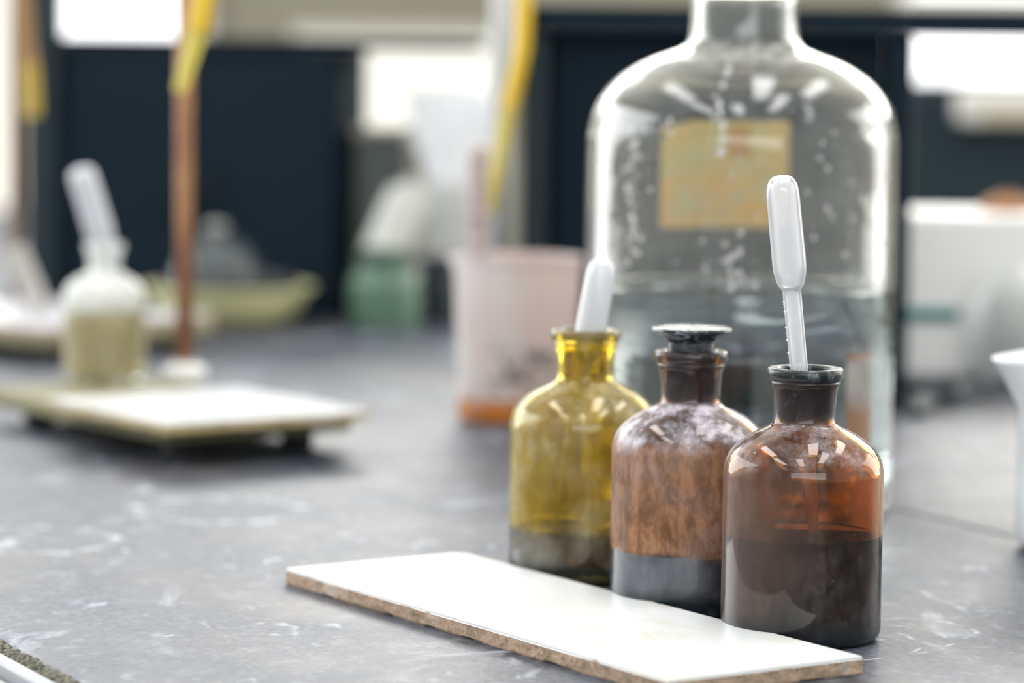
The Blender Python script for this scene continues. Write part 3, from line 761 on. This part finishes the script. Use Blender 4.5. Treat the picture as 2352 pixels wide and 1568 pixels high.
# white cloth sack on the carton
bm = bmesh.new(); NU, NV = 64, 22; rows = []
sh_top = D(1000, 200, ctop.y-.03).z - h
for j in range(NV+1):
    f = j/NV; rw = .036 + .014*math.sin(min(1, f*1.15)*PI/2) if f < .93 else .05*math.sqrt(max(0, 1-((f-.93)/.07)**2))
    row = []
    for i in range(NU):
        th = 2*PI*i/NU; fold = 1 + .05*math.sin(7*th+2*f) + .03*math.sin(13*th-3*f)
        row.append(bm.verts.new((rw*fold*1.02*math.cos(th) - .008*f, rw*.62*fold*math.sin(th), .0005 + f*sh_top)))
    rows.append(row)
for a, b in zip(rows, rows[1:]):
    for i in range(NU): bm.faces.new((a[i], a[(i+1) % NU], b[(i+1) % NU], b[i]))
bm.faces.new(rows[0][::-1]); bm.faces.new(rows[-1])
sk = link('cloth_sack', bm, plain('white cotton', (236, 238, 242), .9, 0, .03, 60), None, True, (ctop.x+.006, ctop.y, ctop.z)); tag(sk, 'bulging white cloth sack on the pale grey carton', 'sack')
# tilted squeeze bottle
gb = G(905, 741); tb_ = D(955, 415, gb.y+.02)
bot = D(880, 590, gb.y-.01)
dirv = (tb_-bot); Ls = dirv.length
sqb = thing('squeeze_bottle', bot, 'off white squeeze bottle tilted against the pale grey carton', 'bottle')
sqb.rotation_mode = 'QUATERNION'; sqb.rotation_quaternion = dirv.to_track_quat('Z', 'Y')
M_sq = plain('off white plastic', (190, 192, 186), .45, 0, .05, 40)
link('bottle_body', lathe(spline([(0, 0), (.020, 0), (.0225, .003), (.0225, .02), (.0225, Ls*.72), (.018, Ls*.84), (.010, Ls*.90), (.009, Ls*.91), (0, Ls*.91)], 4), 36), M_sq, sqb, True)
link('cap', lathe(spline([(0, Ls*.905), (.0105, Ls*.905), (.0105, Ls*.905), (.0105, Ls*.96), (.004, Ls), (0, Ls)], 3), 30), M_sq, sqb, True)
# green jar lying under it, dark green tub
gj = G(884, 750)
k = NT('dull green glass'); gg = k.bsdf(Base__Color=lin((92, 122, 104)), Roughness=.3, Transmission__Weight=.1); M_gg = k.done(gg.outputs[0])
gjar = thing('green_jar', (gj.x, gj.y-.0, 0), 'squat dull green jar in front of the tilted squeeze bottle', 'jar')
link('jar_body', lathe(spline([(0, 0), (.036, 0), (.040, .004), (.041, .02), (.040, .048), (.034, .060), (.029, .064), (.029, .070), (.026, .070), (.026, .064), (.03, .058), (.036, .046), (.037, .02), (.034, .006), (0, .005)], 4), 48), M_gg, gjar, True)
link('jar_lid', lathe(spline([(0, .0702), (.030, .0702), (.032, .072), (.032, .080), (.028, .083), (0, .084)], 3), 40), plain('dark green lid', (62, 84, 72), .5), gjar, True)
dk = G(1006, 742)
dj = thing('storage_jar', (dk.x, dk.y, 0), 'blackish squat jar between the green jar and the milky beaker', 'jar')
M_blk = plain('black plastic', (30, 40, 48), .5)
link('jar_body', lathe(spline([(0, 0), (.026, 0), (.029, .003), (.029, .04), (.026, .046), (.02, .049), (.02, .054), (0, .054)], 4), 40), M_blk, dj, True)
link('jar_lid', lathe(spline([(0, .0542), (.022, .0542), (.0235, .056), (.0235, .064), (.02, .066), (0, .067)], 3), 40), M_blk, dj, True)
gjar.scale = (.86, .86, .9); dj.scale = (.84, .84, 1.0)
# ------------------------------------------------------------------ basin with dark dome (left middle)
bp = G(525, 745)
M_basin = plain('pale yellow green enamel', (224, 222, 168), .35, 0, .06, 18)
bas = thing('enamel_basin', (bp.x, bp.y, 0), 'pale yellow-green round basin with coiled dark hose and grey dome inside', 'basin')
link('bowl', lathe(spline([(0, .001), (.040, 0), (.048, .001), (.066, .012), (.080, .034), (.0835, .037), (.0835, .0385), (.080, .0385), (.077, .034), (.064, .015), (.046, .004), (0, .004)], 5), 72), M_basin, bas, True)
dm = thing('rubber_bulb', (bp.x-.012, bp.y, .0045), 'smoky grey domed cover sitting in the yellow-green basin', 'cover')
link('dome', lathe(spline([(0, 0), (.034, .0), (.040, .006), (.044, .03), (.043, .048), (.034, .068), (.018, .079), (.008, .081), (0, .0815)], 5), 56), plain('smoky grey glass', (84, 92, 94), .2, 0, .05, 20, .25), dm, True)
link('knob', lathe(spline([(0, .080), (.006, .080), (.006, .084), (.011, .088), (.009, .094), (0, .096)], 4), 32), plain('grey knob', (150, 152, 150), .3), dm, True)
bm = bmesh.new(); pts = []
for i in range(140):
    a = i/140*2*PI*2.2; r = .062 - .001*math.sin(a*3); pts.append((r*math.cos(a), r*math.sin(a), .0245 + .010*i/140*2.0 + .002*math.sin(a*2.3)))
tube(bm, pts, .0048, 12)
hs = link('rubber_hose', bm, plain('dark grey rubber', (58, 64, 70), .5), None, True, (bp.x, bp.y, 0)); tag(hs, 'dark hose coiled in the yellow-green basin', 'hose')

# ------------------------------------------------------------------ things in the right gap
M_wht = plain('white enamel', (246, 246, 243), .4, 0, .04, 20)
M_teal = plain('teal plastic', (24, 122, 124), .4)
t, L, h = place_box('white_cabinet', 2066, 2420, 868, 492, .12, M_wht, 'large white box right of the dark rack upright', 'box', .006)
wt = t.location + Vector((L*.72, .05, h))
ba = thing('wooden_bowl', wt, 'small brown bowl upside down on the large white box', 'bowl')
link('bowl', lathe(spline([(.0225, 0), (.0230, .001), (.021, .007), (.015, .012), (.006, .0145), (0, .0147)], 4), 40), plain('brown wood', (150, 104, 66), .6), ba, True)
link('foot', lathe(spline([(0, .0140), (.008, .0140), (.008, .0140), (.008, .0165), (.0, .0165)], 3), 30), plain('brown wood foot', (120, 80, 50), .6), ba, True)
place_box('lidded_tub', 2078, 2190, 868, 706, .028, plain('pale grey tub', (196, 196, 194), .5), 'pale grey tub with a teal lid before the large white box', 'tub', .003, lid=(.80, M_teal, 'teal lid'))
kp = G(2318, 885)
ke = thing('round_flask', (kp.x, kp.y, 0), 'round milky white flask beside the teal-lidded tub', 'flask')
kh = D(2318, 610, kp.y).z
link('flask_body', lathe(spline([(0, 0), (.016, 0), (.020, .002), (.030, kh*.28), (.0335, kh*.5), (.030, kh*.76), (.018, kh*.93), (.012, kh), (.010, kh), (.016, kh*.92), (.028, kh*.75), (.0315, kh*.5), (.028, kh*.29), (.018, .005), (0, .004)], 4), 56), plastic_mat('milky white plastic', (238, 240, 238), .05, .3), ke, True)
bl = G(2366, 872)
bx_ = thing('blue_beaker', (bl.x+.006, bl.y-.02, 0), 'grey-blue cup at the right edge beside the milky flask', 'cup')
bh = D(2366, 735, bl.y-.02).z
link('cup_body', lathe(spline([(0, 0), (.016, 0), (.018, .002), (.020, bh), (.0185, bh), (.0168, .004), (0, .004)], 4), 40), plain('grey blue plastic', (136, 152, 172), .4), bx_, True)
la = D(2066, 190, 4.0); lb = D(2480, 190, 4.0)
lk = thing('locker', Vector((la.x, 4.0, Z0_FLOOR)), 'tall slate grey locker far behind the large white box', 'locker')
bm = bmesh.new(); box(bm, (0, 0, 0), (lb.x-la.x, .30, la.z-Z0_FLOOR), None, .004, 2); link('carcass', bm, M_navy2, lk)
bm = bmesh.new(); box(bm, (.006, -.012, .05), (lb.x-la.x-.006, -.0005, la.z-Z0_FLOOR-.01), None, .002, 2); link('door', bm, M_navy2, lk)
da = D(2205, 285, 3.93); db = D(2420, 205, 3.93)
bm = bmesh.new(); o_ = Vector((da.x-la.x, -.0125, da.z-Z0_FLOOR)); box(bm, o_ + Vector((0, -.055, 0)), o_ + Vector((db.x-da.x, 0, db.z-da.z)), None, .010, 3); dp = link('paper_dispenser', bm, plain('off white dispenser', (206, 204, 198), .4), lk); dp['label'] = 'off white dispenser on the door'
bm = bmesh.new(); box(bm, o_ + Vector((.03, -.0575, .004)), o_ + Vector((db.x-da.x-.01, -.0545, .018)), None, .001, 2); link('slot_cover', bm, plain('beige slot cover', (176, 168, 140), .4), dp)
# dark tongs / cable
ca = [G(2060, 872, .006), G(2120, 880, .012), G(2165, 892, .010), G(2196, 868, .016), G(2150, 858, .02), G(2105, 900, .008), G(2085, 928, .006), G(2130, 905, .006), G(2200, 892, .005), G(2290, 868, .005), G(2380, 880, .005)]
ca = [Vector((v.x, v.y-.045, v.z)) for v in ca]
bm = bmesh.new(); tube(bm, catmull3(ca, 10), .0042, 12)
cc = link('power_cable', bm, plain('black cable', (44, 52, 60), .5), None, True); tag(cc, 'dark cable lying before the teal-lidded tub', 'cable')

# ------------------------------------------------------------------ the room
X0, X1, Y0, Y1, Z0, Z1 = -2.6, 2.8, -2.2, 5.3, -.90, 2.0
M_wall = plain('cream wall', (128, 124, 110), .8, 0, .04, 4)
M_wwhite = plain('white wall', (226, 226, 222), .8, 0, .03, 4)
M_floor = plain('grey terrazzo', (120, 118, 114), .6, 0, .2, 30)
def wall(name, lo, hi, m):
    bm = bmesh.new(); box(bm, lo, hi); return structure(link(name, bm, m))
wall('floor', (X0-.1, Y0-.1, Z0-.1), (X1+.1, Y1+.1, Z0), M_floor)
wall('ceiling', (X0-.1, Y0-.1, Z1), (X1+.1, Y1+.1, Z1+.1), M_wwhite)
wall('wall_back', (X0-.1, Y1, Z0), (X1+.1, Y1+.1, Z1), M_wall)
wall('wall_left', (X0-.1, Y0, Z0), (X0, Y1, Z1), M_wwhite)
wall('wall_right', (X1, Y0, Z0), (X1+.1, Y1, Z1), M_wwhite)
wall('wall_front', (X0-.1, Y0-.1, Z0), (X1+.1, Y0, Z1), M_wwhite)
M_pane = emissive('daylit frosted pane', (252, 253, 255), 2.4)
M_pane2 = emissive('daylit cream pane', (250, 246, 234), 1.25)
M_frame = plain('window frame paint', (196, 194, 186), .6)
def window(i, px0, px1, pyb, z1, mat, y=Y1):
    a = D(px0, pyb, y); b = D(px1, pyb, y)
    o = structure(link('window_%d' % i, box(bmesh.new(), (a.x, y-.012, a.z), (b.x, y-.004, z1)), mat))
    bm = bmesh.new(); w = .02
    for lo, hi in (((a.x-w, y-.02, a.z-w), (b.x+w, y-.0005, a.z)), ((a.x-w, y-.02, z1), (b.x+w, y-.0005, z1+w)), ((a.x-w, y-.02, a.z), (a.x, y-.0005, z1)), ((b.x, y-.02, a.z), (b.x+w, y-.0005, z1))): box(bm, lo, hi)
    f = structure(link('window_frame', bm, M_frame, o))
    return o
window(1, 128, 455, 92, 1.7, M_pane)
window(2, 700, 1135, 300, D(900, 66, Y1).z-.02, M_pane2)
window(3, 2078, 2480, 184, D(2200, 20, Y1).z, M_pane)
window(4, -1150, 26, 560, 1.7, M_pane2)

# ------------------------------------------------------------------ daylight, lamps and front fill
def area(name, loc, target, sx, sy, power, c=(1, 1, 1)):
    l = bpy.data.lights.new(name, 'AREA'); l.shape = 'RECTANGLE'; l.size = sx; l.size_y = sy; l.energy = power; l.color = c
    o = bpy.data.objects.new(name, l); COL.objects.link(o); o.location = loc
    o.rotation_euler = (Vector(target) - Vector(loc)).to_track_quat('-Z', 'Y').to_euler(); return o
area('window_light_left', (X0+.05, 2.9, .6), (.2, 2.6, .1), 3.6, 1.9, 108, (.95, .98, 1.0))
area('window_light_right', (X1-.05, 2.6, .7), (.2, 1.8, .1), 2.4, 1.6, 45, (1.0, .98, .95))
area('window_light_back', (-1.45, Y1-.06, 1.15), (-1.2, 1.6, 0.2), 2.0, 1.3, 40, (.95, .98, 1.0))
area('window_light_back', (1.55, Y1-.06, 1.1), (1.3, 1.6, 0.2), 2.1, 1.4, 95, (1.0, .97, .92))
area('window_light_back', (.05, Y1-.06, 1.1), (.0, 1.6, 0.2), .95, 1.4, 34, (1.0, .98, .95))
area('window_light_front', (.3, Y0+.06, .9), (.2, 1.6, .1), 3.4, 1.5, 52, (.98, .99, 1.0))  # added unseen fill behind the camera, brightens faces turned towards it
for i, (x, y) in enumerate(((-1.0, .6), (-.1, .2), (.8, .9), (-.9, 2.0), (.40, 1.8), (1.2, 2.3))):
    area('ceiling_tube', (x, y, Z1-.06), (x, y, 0), .26, 1.2, 8.5, (1, 1, 1))
wd = bpy.data.worlds.new('World'); S.world = wd; wd.use_nodes = True
bgn = wd.node_tree.nodes['Background']; bgn.inputs[0].default_value = (.8, .88, 1, 1); bgn.inputs[1].default_value = .3

S.view_settings.view_transform = 'Standard'; S.view_settings.look = 'None'; S.view_settings.gamma = 1; S.view_settings.use_curve_mapping = False
S.view_settings.exposure = 0.13
S.cycles.use_denoising = True
S.cycles.max_bounces = 24; S.cycles.transmission_bounces = 24; S.cycles.transparent_max_bounces = 24; S.cycles.diffuse_bounces = 4; S.cycles.glossy_bounces = 8
S.cycles.blur_glossy = 1.0; S.cycles.sample_clamp_indirect = 6.0
